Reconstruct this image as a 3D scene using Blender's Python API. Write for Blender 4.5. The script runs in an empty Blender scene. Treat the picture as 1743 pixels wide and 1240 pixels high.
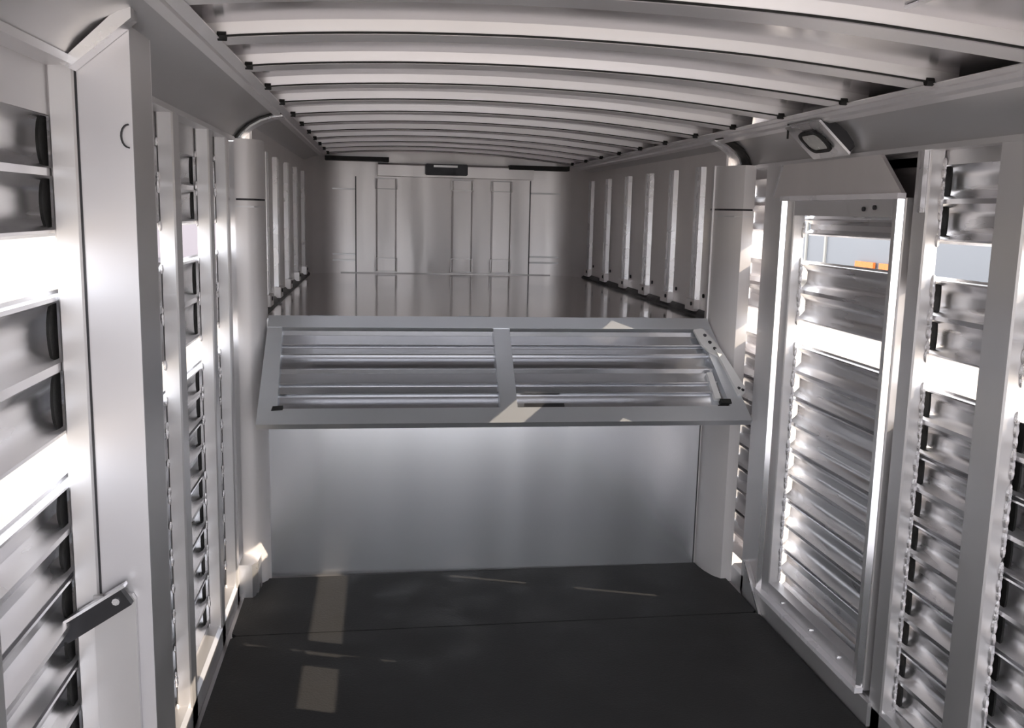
import bpy, math, random
from mathutils import Vector, Matrix
random.seed(7)
S = bpy.context.scene
COL = S.collection

# ------------------------------------------------------------------ camera
YAW, PITCH, ROLL = .1422, -.1606, .0229
fwd = Vector((math.sin(YAW)*math.cos(PITCH), math.cos(YAW)*math.cos(PITCH), math.sin(PITCH)))
rgt = Vector((math.cos(YAW), -math.sin(YAW), 0)); upv = rgt.cross(fwd)
c_, s_ = math.cos(ROLL), math.sin(ROLL)
r2 = c_*rgt + s_*upv; u2 = -s_*rgt + c_*upv
cd = bpy.data.cameras.new('camera'); cam = bpy.data.objects.new('camera', cd); COL.objects.link(cam)
cd.sensor_fit = 'HORIZONTAL'; cd.sensor_width = 36; cd.lens = 1600/1743*36; cd.clip_start = .02; cd.clip_end = 500
cam.matrix_world = Matrix(((r2.x, u2.x, -fwd.x, .5888), (r2.y, u2.y, -fwd.y, -4.1498), (r2.z, u2.z, -fwd.z, 1.6643), (0, 0, 0, 1)))
S.camera = cam

# ------------------------------------------------------------------ sky, sun, exposure
w = bpy.data.worlds.new('sky'); S.world = w; w.use_nodes = True
bg = w.node_tree.nodes['Background']; bg.inputs[0].default_value = (.93, .95, 1.0, 1); bg.inputs[1].default_value = 1.6
sd = bpy.data.lights.new('sun', 'SUN'); sun = bpy.data.objects.new('sun', sd); COL.objects.link(sun)
sd.energy = 2.8; sd.color = (1, .84, .66); sd.angle = .005
sun.location = (30, -10, 24)
sun.rotation_euler = Vector((-1, .34, -.63)).to_track_quat('-Z', 'Y').to_euler()
V = S.view_settings
V.view_transform = 'Standard'; V.look = 'None'; V.gamma = 1; V.use_curve_mapping = False; V.exposure = 1.2

C_ = S.cycles
C_.max_bounces = 24; C_.diffuse_bounces = 12; C_.glossy_bounces = 18; C_.transmission_bounces = 4

# ------------------------------------------------------------------ materials
MATS = {}
def mat(name, base, metallic=0., rough=.5, var=.06, vscale=(6, 6, 6), rvar=.08, bump=0., bscale=(40, 40, 40), spec=.5, bdet=3, bdist=.004, vdet=4):
    m = bpy.data.materials.new(name); m.use_nodes = True
    nt = m.node_tree; b = nt.nodes['Principled BSDF']
    b.inputs['Metallic'].default_value = metallic; b.inputs['Specular IOR Level'].default_value = spec
    tc = nt.nodes.new('ShaderNodeTexCoord')
    def noise(sc, scale, det=4):
        mp = nt.nodes.new('ShaderNodeMapping'); mp.inputs['Scale'].default_value = sc
        nt.links.new(tc.outputs['Object'], mp.inputs[0])
        n = nt.nodes.new('ShaderNodeTexNoise'); n.inputs['Scale'].default_value = scale; n.inputs['Detail'].default_value = det
        nt.links.new(mp.outputs[0], n.inputs['Vector']); return n
    n1 = noise(vscale, 1., vdet)
    mx = nt.nodes.new('ShaderNodeMix'); mx.data_type = 'RGBA'
    mx.inputs[6].default_value = tuple(max(0, c*(1-var)) for c in base) + (1,)
    mx.inputs[7].default_value = tuple(min(1, c*(1+var)) for c in base) + (1,)
    nt.links.new(n1.outputs['Fac'], mx.inputs[0]); nt.links.new(mx.outputs[2], b.inputs['Base Color'])
    mr = nt.nodes.new('ShaderNodeMapRange'); mr.inputs[1].default_value = .3; mr.inputs[2].default_value = .7
    mr.inputs[3].default_value = max(.03, rough-rvar); mr.inputs[4].default_value = min(1, rough+rvar)
    nt.links.new(n1.outputs['Fac'], mr.inputs[0]); nt.links.new(mr.outputs[0], b.inputs['Roughness'])
    if bump:
        n2 = noise(bscale, 1., bdet)
        bp = nt.nodes.new('ShaderNodeBump'); bp.inputs['Strength'].default_value = bump; bp.inputs['Distance'].default_value = bdist
        nt.links.new(n2.outputs['Fac'], bp.inputs['Height']); nt.links.new(bp.outputs[0], b.inputs['Normal'])
    MATS[name] = m; return m
ALU = (.86, .85, .86)
mat('alu_post', ALU, .72, .40, .05, (3, 3, .8), .08, .06, (30, 30, 2))
mat('alu_slat', (.78, .775, .79), .88, .27, .10, (8, 1.2, 8), .06, .06, (20, 2, 20))
mat('alu_sheet', (.80, .82, .86), .85, .26, .08, (6, 1, .10), .01, .6, (4.5, 1, .35), bdet=0, bdist=.012, vdet=0)
mat('alu_roof', (.95, .925, .945), .60, .42, .07, (.8, 6, 6), .08, .10, (3, 30, 30))
mat('alu_skin', (.42, .40, .40), .90, .40, .12, (2, 5, 5), .10, .15, (3, 9, 9))
mat('roof_skin', (.80, .78, .79), .96, .20, .08, (2, 5, 5), .06, .03, (3, 7, 7))
mat('alu_cove', (.69, .68, .685), .80, .42, .10, (4, 1.2, 4), .10, .12, (9, 1.5, 9))
mat('alu_nose', (.93, .895, .89), .55, .42, .07, (5, 5, .6), .08, .12, (12, 12, .6))
mat('alu_deck', (.80, .78, .77), .95, .11, .04, (3, 3, 3), .03)
mat('alu_corner', (.88, .85, .85), .35, .5, .05, (3, 3, .8), .05)
mat('alu_gate', (.80, .83, .87), .72, .30, .05, (1.2, 9, 9), .02)
mat('gate_slat', (.74, .76, .80), .95, .19, .04, (1.2, 9, 9), .01, vdet=0)
mat('alu_jamb', (.80, .79, .82), .75, .45, .05, (6, 6, .8), .05)
mat('polished', (.97, .96, .98), 1., .14, .01, rvar=.01)
mat('alu_bright', (.93, .93, .95), .85, .28, .03, (10, 10, 10), .05)
mat('weld', (.92, .91, .93), .85, .30, .05, (60, 60, 60), .1, .4, (200, 200, 200))
mat('white_seal', (.97, .95, .99), .0, .3, .01)
mat('black_rubber_and_shade', (.012, .012, .012), 0., .6, .2, (20, 20, 20), .1, .2, (200, 200, 200))  # rubber parts, and black pieces drawn where only shade falls
mat('rubber_mat', (.034, .034, .035), 0., .62, .2, (5, 5, 5), .05, .35, (120, 120, 120), .4)
mat('dark_steel', (.05, .05, .055), .6, .45, .2, (30, 30, 30))
mat('lens', (.70, .70, .68), .1, .2, .1, (60, 60, 60))
mat('gravel', (.36, .32, .275), 0., .95, .12, (.8, .8, .8), .03, .5, (9, 9, 9))
mat('parked_blue_grey', (.21, .225, .25), .2, .4, .05, (.5, .5, .5))
mat('white_paint_and_sun', (.85, .85, .85), 0., .5, .03)  # white paint outside; on the gate it stands in for sunlight
mat('lilac_grey', (.25, .235, .27), .1, .45, .05, (.5, .5, .5))
mat('red_lens', (.5, .02, .02), 0., .3, .05)
mat('cream_trim', (.42, .41, .38), 0., .5, .03)
mat('orange_lens', (.95, .22, .04), 0., .3, .05)
mat('cream_wall', (.86, .82, .68), 0., .8, .04, (.5, .5, .5))
mat('window_dark', (.25, .28, .30), 0., .2, .05)
mat('roof_grey', (.45, .43, .42), 0., .7, .08)
mat('tyre', (.02, .02, .02), 0., .8, .1)

# ------------------------------------------------------------------ helpers
ROOTLOC = {}
def link(name, verts, faces, m, parent=None, smooth=False):
    me = bpy.data.meshes.new(name)
    off = Vector((0, 0, 0))
    if parent is not None: off = ROOTLOC[parent]
    me.from_pydata([tuple(Vector(v)-off) for v in verts], [], faces)
    import bmesh
    bm = bmesh.new(); bm.from_mesh(me); bmesh.ops.recalc_face_normals(bm, faces=bm.faces); bm.to_mesh(me); bm.free()
    me.materials.append(MATS[m])
    if smooth:
        me.polygons.foreach_set('use_smooth', [True]*len(me.polygons)); me.set_sharp_from_angle(angle=math.radians(38))
    o = bpy.data.objects.new(name, me); COL.objects.link(o)
    ROOTLOC[o] = off if parent is not None else Vector((0, 0, 0))
    if parent is not None: o.parent = parent
    return o
def root(name, loc, label=None, cat=None, group=None, kind=None):
    o = bpy.data.objects.new(name, None); COL.objects.link(o); o.location = loc; o.empty_display_size = .1
    ROOTLOC[o] = Vector(loc); tag(o, label, cat, group, kind); return o
def tag(o, label=None, cat=None, group=None, kind=None):
    if label: o['label'] = label
    if cat: o['category'] = cat
    if group: o['group'] = group
    if kind: o['kind'] = kind
    return o
def G():
    return ([], [])
def add(g, v, f):
    n = len(g[0]); g[0].extend(v); g[1].extend([tuple(i+n for i in q) for q in f]); return g
def box(x0, x1, y0, y1, z0, z1):
    v = [(x, y, z) for x in (x0, x1) for y in (y0, y1) for z in (z0, z1)]
    return v, [(0, 1, 3, 2), (4, 6, 7, 5), (0, 4, 5, 1), (2, 3, 7, 6), (0, 2, 6, 4), (1, 5, 7, 3)]
def prism(pts, axis, a, b, ca=None, cb=None):
    """closed polygon pts in the other two axes, extruded along axis from a to b"""
    def P(p, t):
        return {'x': (t, p[0], p[1]), 'y': (p[0], t, p[1]), 'z': (p[0], p[1], t)}[axis]
    n = len(pts)
    v = [P(p, a) for p in pts] + [P(p, b) for p in pts]
    f = [(i, (i+1) % n, (i+1) % n+n, i+n) for i in range(n)] + [tuple(range(n)), tuple(range(2*n-1, n-1, -1))]
    return v, f
def strip_profile(line, t, sgn=1):
    """an open 2d polyline thickened by t to one side -> closed polygon"""
    out = []
    for i, p in enumerate(line):
        a = line[max(0, i-1)]; b = line[min(len(line)-1, i+1)]
        d = Vector((b[0]-a[0], b[1]-a[1])).normalized(); n = Vector((-d.y, d.x))*t*sgn
        out.append((p[0]+n.x, p[1]+n.y))
    return list(line) + out[::-1]
def sheet(line, t, axis, a, b, sgn=1):
    """thickened polyline extruded (quads only, so long bent sheets cap cleanly)"""
    def P(p, q):
        return {'x': (q, p[0], p[1]), 'y': (p[0], q, p[1]), 'z': (p[0], p[1], q)}[axis]
    poly = strip_profile(line, t, sgn); n = len(line); A = poly[:n]; B = poly[n:][::-1]
    v = [P(p, q) for q in (a, b) for p in A+B]; N = 2*n; f = []
    for i in range(n-1):
        f.append((i, i+1, i+1+N, i+N)); f.append((n+i, n+i+N, n+i+1+N, n+i+1))
        f.append((i, n+i, n+i+1, i+1)); f.append((N+i, N+i+1, N+n+i+1, N+n+i))
    f.append((0, N, N+n, n)); f.append((n-1, 2*n-1, N+2*n-1, N+n-1))
    return v, f
def rbox(x0, x1, y0, y1, c):
    return [(x0+c, y0), (x1-c, y0), (x1, y0+c), (x1, y1-c), (x1-c, y1), (x0+c, y1), (x0, y1-c), (x0, y0+c)]
def blob(c, r, n=8):
    v = [(c[0], c[1], c[2]-r[2])]; f = []
    rings = 3
    for k in range(1, rings+1):
        a = -math.pi/2+math.pi*k/(rings+1)
        for i in range(n):
            t = 2*math.pi*i/n
            v.append((c[0]+r[0]*math.cos(a)*math.cos(t), c[1]+r[1]*math.cos(a)*math.sin(t), c[2]+r[2]*math.sin(a)))
    v.append((c[0], c[1], c[2]+r[2])); L = len(v)-1
    for i in range(n):
        f.append((0, 1+(i+1) % n, 1+i))
        for k in range(rings-1):
            f.append((1+k*n+i, 1+k*n+(i+1) % n, 1+(k+1)*n+(i+1) % n, 1+(k+1)*n+i))
        f.append((1+(rings-1)*n+i, 1+(rings-1)*n+(i+1) % n, L))
    return v, f
def cyl(c, r, h, axis, n=16):
    pts = [(r*math.cos(2*math.pi*i/n), r*math.sin(2*math.pi*i/n)) for i in range(n)]
    v, f = prism(pts, axis, -h/2, h/2)
    return [(p[0]+c[0], p[1]+c[1], p[2]+c[2]) for p in v], f
def one(name, geo, m, parent=None, smooth=False):
    return link(name, geo[0], geo[1], m, parent, smooth)

YB = -5.75           # rear opening of the trailer
YN = 3.1             # nose end wall
ZD = 1.18            # nose deck height

# ------------------------------------------------------------------ outside ground
tag(one('ground', box(-60, 60, -40, 80, -.46, -.42), 'gravel'), 'pale sunlit gravel yard outside the trailer', 'ground', kind='structure')

# ------------------------------------------------------------------ floor
tag(one('floor', box(-.09, 2.29, YB, 0, -.06, -.001), 'alu_skin'), 'aluminium floor under the rubber mats', 'floor', kind='structure')
fd = tag(one('floor_deck', box(.03, 2.18, .0, YN, ZD-.03, ZD), 'alu_deck'), 'shiny raised metal deck of the nose', 'floor', kind='structure')
one('deck_edge_angle', prism([(-.004, ZD-.05), (.0, ZD-.05), (.0, ZD+.004), (.04, ZD+.004), (.04, ZD+.007), (-.004, ZD+.007)], 'x', .11, 2.085), 'alu_gate', fd)

# ------------------------------------------------------------------ ceiling
RZ = [(.0, 2.02), (.18, 2.046), (.39, 2.065), (.665, 2.078), (.95, 2.083), (1.22, 2.078), (1.5, 2.066), (1.8, 2.040), (2.1, 2.008), (2.2, 1.995)]
def rz(x):
    if x <= RZ[0][0]: return RZ[0][1]
    for (a, p), (b, q) in zip(RZ, RZ[1:]):
        if x <= b:
            t = (x-a)/(b-a); return p+(q-p)*t
    return RZ[-1][1]
def rzs(x):      # smoothed
    return (rz(x-.1)+rz(x)*2+rz(x+.1))/4 if .15 < x < 2.1 else rz(x)
xs = [-.08+2.36*i/28 for i in range(29)]
ceil = tag(one('ceiling', sheet([(x, rzs(min(max(x, 0), 2.2))+.031) for x in xs], .006, 'y', YB, YN+.05, 1), 'roof_skin', None, True),
           'ribbed arched aluminium trailer roof', 'ceiling', kind='structure')
sec = [(-.012, .031), (-.003, .002), (.001, .002), (.001, .020), (.010, .020), (.010, 0), (.106, 0), (.110, .003), (.118, .031)]
bx_ = [.19+(2.075-.19)*i/24 for i in range(25)]
by = [-4.1+.46*i for i in range(16)]
for y in by:
    if y > 3.0: continue
    v = []; f = []; n = len(sec)
    for x in bx_:
        z = rzs(x); v += [(x, y+a, z+b) for a, b in sec]
    for k in range(len(bx_)-1):
        for i in range(n):
            f.append((k*n+i, k*n+(i+1) % n, (k+1)*n+(i+1) % n, (k+1)*n+i))
    f.append(tuple(range(n))); f.append(tuple(range(len(v)-1, len(v)-n-1, -1)))
    b = link('roof_bow', v, f, 'alu_roof', ceil)
    # dark drain holes where the bow meets the side rail
    sv = []; sf = []  # black strip drawn in for the shadow gap at the bow's near edge
    for x in bx_:
        z = rzs(x); sv += [(x, y-.006, z+.0005), (x, y+.002, z+.0005), (x, y+.002, z+.0042), (x, y-.006, z+.0042)]
    for k in range(len(bx_)-1):
        sf += [(k*4+i, k*4+(i+1) % 4, k*4+4+(i+1) % 4, k*4+4+i) for i in range(4)]
    sf += [(0, 1, 2, 3), (len(sv)-1, len(sv)-2, len(sv)-3, len(sv)-4)]
    link('bow_gap_shade', sv, sf, 'black_rubber_and_shade', b)
    for x in (.228, 1.998):
        link('drain_hole', *cyl((x, y-.004, rzs(x)+.002), .011, .020, 'x', 8), 'black_rubber_and_shade', b)
# seams and rivets of the roof skin
for x, ya, yb in ((1.62, -2.6, -2.32), ):
    one('roof_seam', box(x, x+.012, ya, yb, rzs(x)+.024, rzs(x)+.030), 'alu_bright', ceil)
COVL = [(-.004, 1.935), (.022, 1.968), (.055, 1.998), (.10, 2.024), (.15, 2.041), (.19, 2.047)]
COVR = [(2.204, 1.884), (2.188, 1.925), (2.160, 1.960), (2.125, 1.985), (2.09, 2.000), (2.06, 2.008)]
one('cove_panel', sheet(COVL, .004, 'y', YB, YN, 1), 'alu_cove', ceil, True)
one('cove_panel', sheet(COVR, .004, 'y', YB, YN, -1), 'alu_cove', ceil, True)
# side rails carrying the bows
one('roof_rail', prism([(.160, 2.033), (.186, 2.036), (.190, 2.044), (.216, 2.047), (.216, 2.053), (.160, 2.050)], 'y', YB, YN), 'alu_roof', ceil)
one('roof_rail', prism([(2.095, 1.984), (2.070, 1.992), (2.066, 2.001), (2.036, 2.006), (2.036, 2.012), (2.1, 2.004)], 'y', YB, YN), 'alu_roof', ceil)
one('rail_flange', sheet([(.19, rzs(.19)-.001), (.222, rzs(.222)-.001)], .003, 'y', YB, YN, -1), 'alu_roof', ceil)
one('rail_flange', sheet([(2.005, rzs(2.005)-.001), (2.07, rzs(2.07)-.001)], .003, 'y', YB, YN, -1), 'alu_roof', ceil)
# lower trim along the cove
one('cove_trim', prism([(-.055, 1.925), (.004, 1.925), (.006, 1.940), (-.055, 1.945)], 'y', YB, -.1), 'alu_post', ceil)
one('cove_trim', prism([(2.255, 1.872), (2.196, 1.872), (2.194, 1.888), (2.255, 1.892)], 'y', YB, -.2), 'alu_post', ceil)
# curved bands at the step from the stock box to the nose
def band(prof, y0, y1, inset, sgn, m, name):
    pl = strip_profile(prof, inset, sgn); n = len(prof); inner = pl[n:][::-1]
    one(name, sheet(inner, inset*.9, 'y', y0, y1, -sgn), m, ceil, True)
band(COVL, -.05, .06, .014, -1, 'alu_bright', 'cove_band')
band(COVL, -.10, -.05, .007, -1, 'black_rubber_and_shade', 'band_gap_shade')  # black arc painting the shadow gap beside the band
band(COVR, -.05, .06, .014, 1, 'alu_bright', 'cove_band')
band(COVR, -.14, -.05, .008, 1, 'black_rubber_and_shade', 'band_gap_shade')

# ------------------------------------------------------------------ slatted side walls
def slat_line(z0, z1, x, out):
    """corrugated slat: two channels pressed outward (out = +1 right, -1 left)"""
    h = z1-z0; d = .034*out; L = []
    for c0, c1 in ((.045, .47), (.53, .955)):
        L.append((c0, 0))
        for i in range(1, 10):
            t = i/10; L.append((c0+(c1-c0)*t, min(1, 1.18*math.sin(math.pi*t)**.75)))
        L.append((c1, 0))
    ln = [(x+d*b, z0+h*a) for a, b in L]
    return [(x+.030*out, z0-.004), (x+.024*out, z0+.003), (x+.002*out, z0+.005)] + ln + [(x+.002*out, z1-.005), (x+.020*out, z1-.003), (x+.022*out, z1+.004)]
def slat(z0, z1, x, out, y0, y1, parent):
    return one('slat', sheet(slat_line(z0, z1, x, out), .003, 'y', y0, y1, -out if out < 0 else -1), 'alu_slat', parent, True)
def welds(x0, x1, y, levels, parent, out, k0=1.):
    g = G()
    for z in levels:
        k = k0*random.uniform(.8, 1.3)
        add(g, *blob((x1-.004*out*k, y-.002, z+random.uniform(-.006, .006)), (.005*k, .004*k, .013*k), 6))
    tag(one('weld_beads', g, 'weld', parent, True), kind='stuff')
def channel_shade(x0, x1, y0, d, levels, parent):
    """half-round black pads imitating the shade in the slat channels behind the post edge"""
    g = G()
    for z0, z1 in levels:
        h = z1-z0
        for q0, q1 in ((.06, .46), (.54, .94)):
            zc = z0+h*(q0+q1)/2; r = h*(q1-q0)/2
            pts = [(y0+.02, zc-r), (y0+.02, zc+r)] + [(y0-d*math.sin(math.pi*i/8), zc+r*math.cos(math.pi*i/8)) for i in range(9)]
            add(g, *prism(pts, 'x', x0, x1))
    one('post_shade', g, 'black_rubber_and_shade', parent)  # shaded hollows drawn as solid black pieces
# left wall ---------------------------------------------------------------
wl = tag(one('wall_left', box(-.060, -.050, YB, .02, 1.830, 2.050), 'alu_cove'), 'slatted aluminium left side wall of the stock trailer', 'wall', kind='structure')
LS = [(.085, .285), (.285, .485), (.485, .685), (.685, .885), (.885, 1.085), (1.185, 1.330), (1.330, 1.480), (1.597, 1.845)]
LS = [(.085, .285), (.285, .485), (.485, .685), (.685, .885), (.885, 1.085), (1.185, 1.480), (1.597, 1.845)]
for z0, z1 in LS: slat(z0, z1, -.052, -1, YB, .02, wl)
one('bottom_rail', prism([(-.085, 0), (0, 0), (0, .075), (-.012, .087), (-.085, .087)], 'y', YB, -.08), 'alu_post', wl)
wlev = [z0+(z1-z0)*q for z0, z1 in LS for q in (.02, .44, .5, .56, .98)]
for y0, y1 in ((-1.26, -1.17), (-.675, -.60), (-.29, -.225), (-2.75, -2.66), (-3.3, -3.21), (-3.9, -3.81), (-4.45, -4.36)):
    p = one('post', prism(rbox(-.048, 0, y0, y1, .005), 'z', .0, 1.926), 'alu_post', wl)
    channel_shade(-.066, -.060, y0, .022, LS, wl)
    welds(0, -.05, y0, wlev, wl, -1)
# wide jamb facing the rear, cut to the cove at the top
def jamb_top(x): 
    for (a, p), (b, q) in zip(COVL, COVL[1:]):
        if a <= x <= b: return p+(q-p)*(x-a)/(b-a)
    return COVL[0][1]
jx = [0.0, .022, .055, .105]
jp = [(0.0, 0.0), (.105, 0.0)] + [(x, jamb_top(x)-.018) for x in jx[::-1]]
one('jamb_plate', prism(jp, 'y', -2.15, -2.143), 'alu_jamb', wl)
one('jamb_side', prism([(.098, 0), (.105, 0), (.105, jamb_top(.105)-.018), (.098, jamb_top(.1)-.018)], 'y', -2.143, -1.98), 'alu_cove', wl)
one('jamb_back', prism(jp, 'y', -1.98, -1.973), 'alu_post', wl)
one('jamb_flange', prism(rbox(-.05, .0, -2.158, -2.07, .004), 'z', 0, 1.926), 'alu_post', wl)
channel_shade(-.066, -.060, -2.158, .030, LS, wl)
one('jamb_weld', box(-.001, .004, -2.1525, -2.15, 0, 1.92), 'dark_steel', wl)
one('jamb_cap', prism([(-.012, 1.925), (.004, 1.915), (.122, 2.012), (.122, 2.034), (.10, 2.030)], 'y', -2.20, -2.152), 'alu_bright', wl)
one('kick_plate', prism([(-.01, 0), (.075, 0), (.075, .83), (.068, .842), (-.01, .842)], 'y', -2.166, -2.152), 'alu_cove', wl)
ring = [(.098+.016*math.cos(t), 1.795+.024*math.sin(t)) for t in [math.pi/2+math.pi*i/10 for i in range(11)]]
one('latch_ring', sheet(ring, .003, 'y', -2.156, -2.150, 1), 'dark_steel', wl)
# foot bracket of the corner
one('post_foot', prism([(.0, -.24), (.055, -.24), (.075, -.20), (.078, -.10), (.0, -.10)], 'z', .0, .16), 'alu_bright', wl)
# right wall --------------------------------------------------------------
RS = [(.085, .300), (.300, .515), (.515, .730), (.730, .945), (.945, 1.160), (1.257, 1.495), (1.602, 1.845)]
wr = tag(one('wall_right', box(2.250, 2.260, YB, .02, 1.830, 2.024), 'alu_cove'), 'slatted aluminium right side wall with a door in it', 'wall', kind='structure')
D0, D1 = -1.400, -.530     # door opening
for z0, z1 in RS:
    slat(z0, z1, 2.252, 1, YB, D0-.03, wr)
    slat(z0, z1, 2.252, 1, D1+.06, .02, wr)
one('bottom_rail', prism([(2.285, 0), (2.2, 0), (2.2, .075), (2.212, .087), (2.285, .087)], 'y', YB, -.2), 'alu_post', wr)
rlev2 = [z0+(z1-z0)*q for z0, z1 in RS for q in (.03, .12, .30, .42, .5, .58, .70, .86, .97)]
rlev = [z0+(z1-z0)*q for z0, z1 in RS for q in (.02, .44, .5, .56, .98)]
for y0, y1 in ((D0-.115, D0-.038), (-1.95, -1.83), (-2.45, -2.36), (-3.0, -2.91), (-3.6, -3.51), (-4.45, -4.36), (D1+.034, -.31)):
    one('post', prism(rbox(2.2, 2.248, y0, y1, .005), 'z', .0, 1.873), 'alu_post', wr)
    channel_shade(2.264, 2.270, y0, .006, RS, wr)
    if y0 < D0 or y0 < -.5: welds(2.2, 2.25, y0, rlev2, wr, 1, 1.5)
# plates welded around the door: trapezoid head plate and foot plate
one('head_plate', prism([(-.50, 1.873), (-1.25, 1.873), (-1.40, 1.745), (-.42, 1.745)], 'x', 2.186, 2.200), 'alu_nose', wr)
one('head_lip', prism([(-.50, 1.873), (-.51, 1.873), (-.432, 1.745), (-.42, 1.745)], 'x', 2.180, 2.186), 'alu_bright', wr)
one('door_sill', prism([(-.53, .005), (-1.46, .005), (-1.46, .088), (-.53, .088)], 'x', 2.186, 2.200), 'alu_post', wr)
one('foot_gusset', prism([(-.385, .175), (-.400, .175), (-.590, .004), (-.375, .004)], 'x', 2.182, 2.199), 'alu_post', wr)
one('gusset_edge', prism([(-.392, .178), (-.406, .178), (-.600, .004), (-.585, .004)], 'x', 2.172, 2.182), 'alu_bright', wr)
one('post_flange', box(2.184, 2.199, D0-.105, D0-.085, 1.69, 1.873), 'alu_bright', wr)

# door ---------------------------------------------------------------------
dr = tag(one('door_1', prism(rbox(2.2, 2.248, D1-.075, D1, .004), 'z', .10, 1.735), 'alu_post'), 'tall slatted escape door with a white edge seal', 'door', kind='structure')
one('door_stile', prism(rbox(2.2, 2.248, D0, D0+.075, .004), 'z', .10, 1.735), 'alu_post', dr)
one('door_rail', box(2.2, 2.248, D0+.075, D1-.075, 1.675, 1.735), 'alu_post', dr)
one('door_rail', box(2.2, 2.248, D0+.075, D1-.075, .10, .160), 'alu_post', dr)
for z0, z1 in RS:
    a, b = max(z0, .16), min(z1, 1.675)
    if z0 < .16: a = .115
    slat(a, b if z1 < 1.7 else 1.72, 2.256, 1, D0+.04, D1-.04, dr)
welds(2.2, 2.25, D1-.075, [z for z in rlev2 if z > .17 and z < 1.66], dr, 1, 1.5)
# white seal around the door
def seal(a, b, w_=.018):
    (ya, za), (yb, zb) = a, b
    d = Vector((yb-ya, zb-za)).normalized(); n = Vector((-d.y, d.x))*w_/2
    q = [(ya+n.x, za+n.y), (yb+n.x, zb+n.y), (yb-n.x, zb-n.y), (ya-n.x, za-n.y)]
    one('door_seal', prism(q, 'x', 2.170, 2.199), 'white_seal', dr)
for y in (D1-.004, D0+.012):
    one('door_seal', prism([(2.199, y+.005), (2.182, y+.005), (2.179, y+.001), (2.199, y-.0063)], 'z', .095, 1.748), 'polished', dr)
seal((D1, 1.740), (D0, 1.740)); seal((D1, .100), (D0, .100))
for y, z in ((-1.15, 1.70), (-1.22, 1.705)):
    link('bolt_head', *cyl((2.197, y, z), .008, .008, 'x', 8), 'dark_steel', dr)
for y in (-1.22, -1.0, -.75):
    link('bolt_head', *cyl((2.197, y, .13), .007, .008, 'x', 8), 'alu_bright', dr)
# unseen strips added outside the door slits to block sun except at chosen heights
for z0, z1 in ((.0, .30), (.52, .65), (.86, 1.85)):
    one('sun_block_strip', box(2.250, 2.256, D1-.03, D1+.05, z0, z1), 'alu_skin', wr)
for z0, z1 in ((.0, 1.02), (1.46, 1.85)):
    one('sun_block_strip', box(2.250, 2.256, D0-.05, D0+.03, z0, z1), 'alu_skin', wr)
one('sun_block_strip', box(2.250, 2.256, D0-.05, D1+.08, 1.72, 1.86), 'alu_skin', wr)
one('sun_block_strip', box(2.250, 2.256, D0-.05, D1+.08, .0, .12), 'alu_skin', wr)

# ------------------------------------------------------------------ bulkhead
wf = tag(one('wall_front', box(.102, 2.083, .004, .016, 0, ZD-.03), 'alu_sheet'), 'smooth brushed aluminium bulkhead below the nose deck', 'wall', kind='structure')
one('side_filler', box(-.08, .098, .008, .02, 0, 1.93), 'alu_post', wf)
one('side_filler', box(2.087, 2.28, .008, .02, 0, 1.89), 'alu_post', wf)
pl = [(-.0, -.10), (.045, -.10), (.075, -.085), (.097, -.05), (.107, .0), (.107, .05), (.0, .05)]
pr = [(2.2, -.20), (2.150, -.20), (2.125, -.165), (2.105, -.10), (2.096, -.04), (2.092, .05), (2.2, .05)]
for nm, q, zt, zs in (('corner_post', pl, 1.935, 1.69), ('corner_post', pr, 1.885, 1.695)):
    one(nm, prism(q, 'z', 0, zs-.004), 'alu_corner', wf, True)
    one(nm, prism(q, 'z', zs+.004, zt), 'alu_corner', wf, True)
    cxm = sum(p[0] for p in q)/len(q)
    qq = [(cxm+(p[0]-cxm)*.94, p[1]+.005) for p in q]
    one('post_joint', prism(qq, 'z', zs-.004, zs+.004), 'dark_steel', wf)
    one('post_joint', prism([(cxm+(p[0]-cxm)*1.01, p[1]-.001) for p in q], 'z', zs-.032, zs-.026), 'alu_post', wf)
one('sheet_seam', box(.098, .102, .001, .012, 0, ZD-.05), 'dark_steel', wf)
one('sheet_seam', box(2.083, 2.087, .001, .012, 0, ZD-.05), 'dark_steel', wf)

# ------------------------------------------------------------------ nose walls
wnl = tag(one('wall_nose_left', box(.045, .055, .05, YN, ZD, 2.066), 'alu_nose'), 'ribbed left wall of the raised nose', 'wall', kind='structure')
wnr = tag(one('wall_nose_right', box(2.155, 2.165, .05, YN, ZD, 2.036), 'alu_nose'), 'ribbed right wall of the raised nose', 'wall', kind='structure')
hat = [(0, 0), (.012, .022), (.05, .022), (.05, .015), (.058, .015), (.058, .022), (.096, .022), (.108, 0)]
for y in (.31, .74, 1.19, 1.67, 2.20, 2.72):
    r = one('rib', prism([(2.155-b, y+a) for a, b in hat], 'z', ZD+.035, 1.90), 'alu_bright', wnr)
    one('rib_foot', box(2.122, 2.154, y-.012, y+.12, ZD+.02, ZD+.075), 'alu_nose', r)
    link('rivet', *cyl((2.121, y+.02, ZD+.055), .010, .008, 'x', 8), 'dark_steel', r)
    link('rivet', *cyl((2.154, y-.06, ZD+.10), .010, .010, 'x', 8), 'dark_steel', r)
for y in (.34, .80, 1.36, 1.95, 2.56):
    r = one('rib', prism([(.055+b, y+a) for a, b in hat], 'z', ZD+.035, 1.91), 'alu_bright', wnl)
    one('rib_foot', box(.056, .088, y-.012, y+.12, ZD+.02, ZD+.075), 'alu_nose', r)
    link('rivet', *cyl((.089, y+.05, ZD+.055), .010, .008, 'x', 8), 'dark_steel', r)
one('base_angle', prism([(.055, ZD), (.085, ZD), (.085, ZD+.006), (.061, ZD+.03), (.055, ZD+.03)], 'y', .06, YN), 'dark_steel', wnl)
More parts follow.
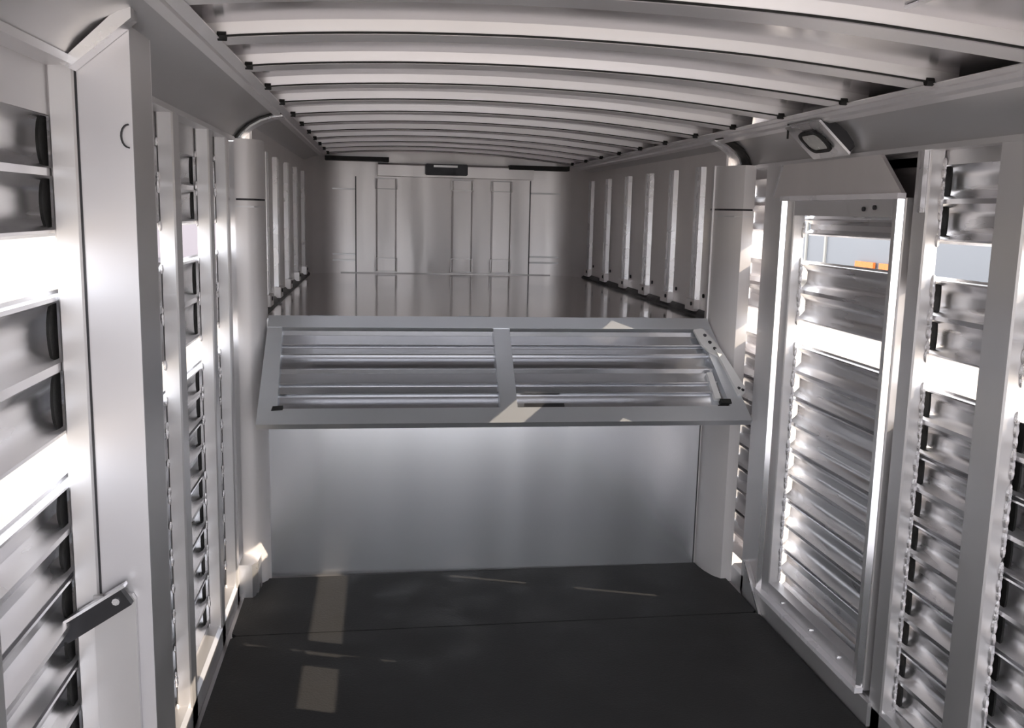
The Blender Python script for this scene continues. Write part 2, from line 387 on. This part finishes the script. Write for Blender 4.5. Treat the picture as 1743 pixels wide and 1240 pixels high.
one('base_angle', prism([(2.155, ZD), (2.125, ZD), (2.125, ZD+.006), (2.149, ZD+.03), (2.155, ZD+.03)], 'y', .06, YN), 'dark_steel', wnr)
# nose end wall with rounded corners
ln = [(.055, YN-.30)] + [(.055+.30*(1-math.cos(t)), YN-.30+.30*math.sin(t)) for t in [math.pi/2*i/8 for i in range(1, 9)]]
ln2 = [(2.155-(p[0]-.055), p[1]) for p in ln][::-1]
wn = tag(one('wall_nose_front', sheet(ln+[(.7, YN), (1.1, YN), (1.5, YN)]+ln2, .006, 'z', ZD, 2.12, 1), 'alu_nose', None, True), 'panelled end wall of the nose with rounded corners', 'wall', kind='structure')
for x0, x1 in ((.565, .719), (1.134, 1.292), (1.437, 1.588)):
    h = one('channel', prism([(x0, YN-.002), (x0, YN-.026), (x0+.012, YN-.030), (x1-.012, YN-.030), (x1, YN-.026), (x1, YN-.002)], 'z', ZD+.02, 1.885), 'alu_nose', wn)
    for zz, hh in ((ZD+.015, .10), (1.81, .075)):
        g = G()
        for a in (box(x0-.006, x1+.006, YN-.036, YN-.030, zz, zz+.005), box(x0-.006, x1+.006, YN-.036, YN-.030, zz+hh, zz+hh+.005),
                  box(x0-.006, x0+.002, YN-.036, YN-.030, zz, zz+hh), box(x1-.002, x1+.006, YN-.036, YN-.030, zz, zz+hh)): add(g, *a)
        one('channel_frame', g, 'alu_skin', h)
for x in (.411, 1.734):
    one('panel_seam', box(x, x+.008, YN-.006, YN-.001, ZD, 1.9), 'dark_steel', wn)
for x0, x1 in ((.18, .411), (1.742, 2.03)):
    for z in (ZD+.09, ZD+.135, 1.80):
        one('cross_rib', box(x0, x1, YN-.022, YN-.004, z, z+.012), 'alu_cove', wn)
one('base_seam', box(.30, 1.91, YN-.008, YN-.002, ZD, ZD+.006), 'alu_skin', wn)
tr = tag(one('trim_1', prism([(2.96, 1.905), (3.09, 1.905), (3.09, 2.0), (2.99, 2.0), (2.96, 1.985)], 'x', .58, 1.74), 'alu_nose'), 'light metal ledge along the top of the nose end wall', 'trim', kind='structure')
one('ledge_gap_shade', box(.20, .66, 2.90, 3.02, 2.006, 2.036), 'black_rubber_and_shade', tr)  # black bars standing in for the darkness between roof and end wall
one('ledge_gap_shade', box(1.55, 2.0, 2.90, 3.02, 1.975, 2.006), 'black_rubber_and_shade', tr)

# ------------------------------------------------------------------ fold-down nose gate
ex = Vector((1, 0, 0)); es = Vector((0, -.716, -.698)); en = Vector((0, -.698, .716)); O = Vector((0, -.012, 1.200))
def gp(x, s, n): return O+ex*x+es*s+en*n
gt = root('nose_gate', (1.13, -.2, 0.0), 'fold-down slatted aluminium gate hanging tilted from the nose deck edge', 'gate')
ROOTLOC[gt] = Vector((1.13, -.2, .98)); gt.location = (1.13, -.2, .98)
def gquad(name, q, n0, n1, m, par=gt):
    v = [gp(x, s, n0) for x, s in q]+[gp(x, s, n1) for x, s in q]; k = len(q)
    f = [(i, (i+1) % k, (i+1) % k+k, i+k) for i in range(k)]+[tuple(range(k)), tuple(range(2*k-1, k-1, -1))]
    return link(name, v, f, m, par)
def xr(s): return 2.082+(2.165-2.082)*s/.56
def xl(s): return .118-.014*s/.56
gquad('top_rail', [(xl(0), 0), (xr(0), 0), (xr(.064), .064), (xl(.064), .064)], -.035, 0, 'alu_gate')
gquad('bottom_rail', [(xl(.485), .485), (xr(.485), .485), (xr(.56), .56), (xl(.56), .56)], -.035, 0, 'alu_gate')
gquad('stile', [(xl(.064), .064), (.178, .064), (.182, .485), (xl(.485), .485)], -.035, -.001, 'alu_gate')
gquad('stile', [(2.030, .064), (xr(.064), .064), (xr(.485), .485), (2.085, .485)], -.035, -.001, 'alu_gate')
gquad('centre_stile', [(1.088, .064), (1.160, .064), (1.160, .485), (1.088, .485)], -.035, -.003, 'alu_gate')
def gslat(x0, x1, s0, s1):
    h = s1-s0
    ln = [(s0, -.012), (s0+.012, -.028), (s0+.060, -.028)]
    for c in (.069, .120):
        ln += [(s0+c-.009, -.028), (s0+c-.007, -.018), (s0+c-.003, -.013), (s0+c+.003, -.013), (s0+c+.007, -.018), (s0+c+.009, -.028)]
    ln += [(s1-.03, -.028), (s1-.016, -.020), (s1, -.020)]
    v = []; f = []; n = len(ln)
    for x in (x0, x1):
        v += [gp(x, s, q) for s, q in ln]; v += [gp(x, s, q-.003) for s, q in ln]
    N = 2*n
    for i in range(n-1):
        f += [(i, i+1, i+1+N, i+N), (n+i, n+i+N, n+i+1+N, n+i+1), (i, n+i, n+i+1, i+1), (N+i, N+i+1, N+n+i+1, N+n+i)]
    link('slat', v, f, 'gate_slat', gt, True)
for x0, x1 in ((.175, 1.09), (1.158, 2.06)):
    gslat(x0, x1, .075, .280); gslat(x0, x1, .280, .487)
# latch arm at the right end, its white imitating sunlight on the metal
la = gquad('latch_plate', [(2.00, .075), (2.045, .068), (2.098, .17), (2.085, .225), (2.05, .20), (2.02, .16)], 0, .012, 'white_paint_and_sun')
gquad('latch_arm', [(2.075, .19), (2.098, .18), (2.165, .40), (2.155, .43), (2.128, .435)], .0, .018, 'white_paint_and_sun')
for x, s in ((2.045, .11), (2.06, .15), (2.075, .185)):
    c = gp(x, s, .014); link('bolt_head', *cyl(tuple(c), .007, .012, 'y', 8), 'dark_steel', la)
for x, s in ((2.135, .405), (2.150, .415)):
    c = gp(x, s, .02); link('bolt_head', *cyl(tuple(c), .006, .010, 'y', 8), 'dark_steel', la)
gquad('sun_glint_bar', [(2.02, .30), (2.045, .30), (2.055, .44), (2.028, .44)], -.028, -.008, 'white_paint_and_sun')  # white bar added to paint a sun reflection on the stile
gquad('rubber_bumper', [(2.045, .452), (2.09, .452), (2.092, .474), (2.045, .474)], -.02, .006, 'black_rubber_and_shade')
gquad('rubber_bumper', [(.165, .475), (.205, .472), (.205, .492), (.160, .495)], -.02, .004, 'black_rubber_and_shade')
gquad('slot_cover', [(1.19, .462), (1.36, .462), (1.36, .482), (1.19, .482)], -.02, -.006, 'dark_steel')
for x in (.35, 1.0, 1.75):
    a = gp(x, .0, -.018); link('hinge_barrel', *cyl((a.x, a.y+.004, a.z+.004), .010, .12, 'x', 10), 'alu_gate', gt)

# ------------------------------------------------------------------ rubber mats
def rmat(y0, y1, x0, x1, lab, dz=0, sk=0.):
    q = [(x0+.02, y0), (x1-.02, y0+sk), (x1, y0+.02+sk), (x1, y1-.02+sk), (x1-.02, y1+sk), (x0+.02, y1), (x0, y1-.02), (x0, y0+.02)]
    tag(one('rubber_mat', prism(q, 'z', dz, dz+.014), 'rubber_mat'), lab, 'mat', 'black rubber mats on the trailer floor')
rmat(-.605, -.03, .02, 2.175, 'narrow black rubber mat lying against the shiny bulkhead', sk=.035)
rmat(-3.03, -.612, .02, 2.175, 'large black rubber mat in front of the narrow one at the bulkhead', sk=.035)

# ------------------------------------------------------------------ small fittings
# cabin lamp on the right cove
lamp = root('cove_lamp', (2.14, -.93, 1.94), 'square metal lamp with a black rounded ring on the right cove', 'lamp')
eu = Vector((0, 1, 0)); ed = Vector((.13, 0, -.118)).normalized(); eo = Vector((-.118, 0, -.13)).normalized()
LO = Vector((2.128, -.93, 1.950))
def lp(u, d, n): return LO+eu*u+ed*d+eo*n
def lpr(name, q, n0, n1, m, par):
    v = [lp(a, b, n0) for a, b in q]+[lp(a, b, n1) for a, b in q]; k = len(q)
    f = [(i, (i+1) % k, (i+1) % k+k, i+k) for i in range(k)]+[tuple(range(k)), tuple(range(2*k-1, k-1, -1))]
    return link(name, v, f, m, par)
def rr(hx, hy, r, n=5, e=0):
    pts = []
    for cx_, cy_, a0 in ((hx-r, hy-r, 0), (-hx+r, hy-r, 90), (-hx+r, -hy+r, 180), (hx-r, -hy+r, 270)):
        for i in range(n+1):
            t = math.radians(a0+90*i/n); pts.append((cx_+(r+e)*math.cos(t), cy_+(r+e)*math.sin(t)))
    return pts
lpr('housing', rr(.132, .078, .008), -.03, .012, 'dark_steel', lamp)
lpr('face_plate', rr(.138, .082, .006), .012, .020, 'alu_bright', lamp)
outer = rr(.080, .048, .034); inner = rr(.066, .036, .026)
n = len(outer); v = [lp(a, b, .021) for a, b in outer]+[lp(a, b, .021) for a, b in inner]+[lp(a, b, .030) for a, b in outer]+[lp(a, b, .030) for a, b in inner]
f = []
for i in range(n):
    j = (i+1) % n
    f += [(i, j, 2*n+j, 2*n+i), (n+i, 3*n+i, 3*n+j, n+j), (2*n+i, 2*n+j, 3*n+j, 3*n+i), (i, n+i, n+j, j)]
link('lens_ring', v, f, 'black_rubber_and_shade', lamp)
lpr('lens', rr(.066, .036, .026), .018, .026, 'lens', lamp)
link('wire', *cyl((2.066, -.80, 1.985), .004, .07, 'z', 8), 'black_rubber_and_shade', lamp)
# black latch bar on the jamb
lb = root('latch_bar', (.0, -2.19, .83), 'black steel latch bar with a bolt on the wide left jamb', 'latch')
def bar(name, a, b, h, y0, y1, m, par):
    d = Vector((b[0]-a[0], b[1]-a[1])).normalized(); nn = Vector((-d.y, d.x))*h/2
    q = [(a[0]+nn.x, a[1]+nn.y), (b[0]+nn.x, b[1]+nn.y), (b[0]-nn.x, b[1]-nn.y), (a[0]-nn.x, a[1]-nn.y)]
    return one(name, prism(q, 'y', y0, y1), m, par)
bar('bar', (-.11, .742), (.060, .848), .046, -2.186, -2.167, 'dark_steel', lb)
bar('bar_edge', (-.11, .766), (.060, .872), .006, -2.190, -2.167, 'alu_bright', lb)
link('bolt_head', *cyl((.042, -2.188, .838), .008, .008, 'y', 8), 'alu_bright', lb)
# dark box at the top of the nose wall
jb = root('junction_box', (1.08, 2.93, 1.915), 'dark box under the roof at the top of the nose end wall', 'box')
one('box_body', prism(rbox(.925, 1.236, 1.918, 2.0, .008), 'y', 2.90, 2.958), 'dark_steel', jb)
one('box_lid', box(.985, 1.16, 2.894, 2.900, 1.975, 1.990), 'alu_cove', jb)

# ------------------------------------------------------------------ outside the gaps
pt = root('parked_trailer', (15.2, 18.5, -.42), 'blue-grey parked trailer seen through the upper gap of the right wall', 'trailer')
one('body', box(14.0, 16.4, 11.0, 26.5, .32, 2.3), 'parked_blue_grey', pt)
for y in (12.0, 22.9, 24.2, 26.4):
    one('side_post', box(13.95, 14.0, y, y+.10, .32, 2.3), 'cream_trim', pt)
one('skirt_rail', box(13.94, 14.0, 11.0, 26.5, .24, .34), 'cream_trim', pt)
for y in (18.6, 19.9):
    one('marker_lamp', box(13.88, 13.95, y, y+1.0, .36, .52), 'orange_lens', pt)
for y in (14.2, 15.3):
    wv = one('wheel', cyl((14.25, y, -.04), .38, .28, 'x', 24), 'tyre', pt); link('hub', *cyl((14.09, y, -.04), .18, .06, 'x', 16), 'white_paint_and_sun', wv)
bd = root('low_building', (-38, 6, -.42), 'low cream building across the yard seen through the left gap', 'building')
one('wall', box(-44, -36, -30, 40, -.42, 2.6), 'cream_wall', bd)
one('roof', prism([(-44.6, 2.6), (-35.4, 2.6), (-40, 4.2)], 'y', -30.5, 40.5), 'roof_grey', bd)
for y in range(-26, 38, 8):
    wd = one('window', box(-36.0, -35.94, y, y+1.6, .5, 1.8), 'white_paint_and_sun', bd); one('pane', box(-35.94, -35.92, y+.1, y+1.5, .6, 1.7), 'window_dark', wd)
bt = root('box_trailer', (-4.8, 24, -.42), 'lilac-grey box trailer parked ahead, seen through the left wall gap', 'trailer')
one('body', box(-6.4, -3.2, 22.0, 27.0, .12, 2.7), 'lilac_grey', bt)
for x0, x1 in ((-6.3, -4.83), (-4.77, -3.3)):
    dd = one('rear_door', box(x0, x1, 21.95, 22.0, .25, 2.6), 'lilac_grey', bt)
    one('hinge_bar', box(x0+.1, x1-.1, 21.93, 21.95, 1.2, 1.26), 'cream_trim', dd)
one('bumper', box(-6.4, -3.2, 21.85, 22.0, .0, .12), 'dark_steel', bt)
for x in (-6.2, -3.5):
    one('tail_lamp', box(x, x+.12, 21.83, 21.85, .02, .10), 'red_lens', bt)
    wv = one('wheel', cyl((x, 25.0, -.04), .38, .26, 'x', 24), 'tyre', bt); link('hub', *cyl((x, 25.0, -.04), .17, .30, 'x', 16), 'cream_trim', wv)
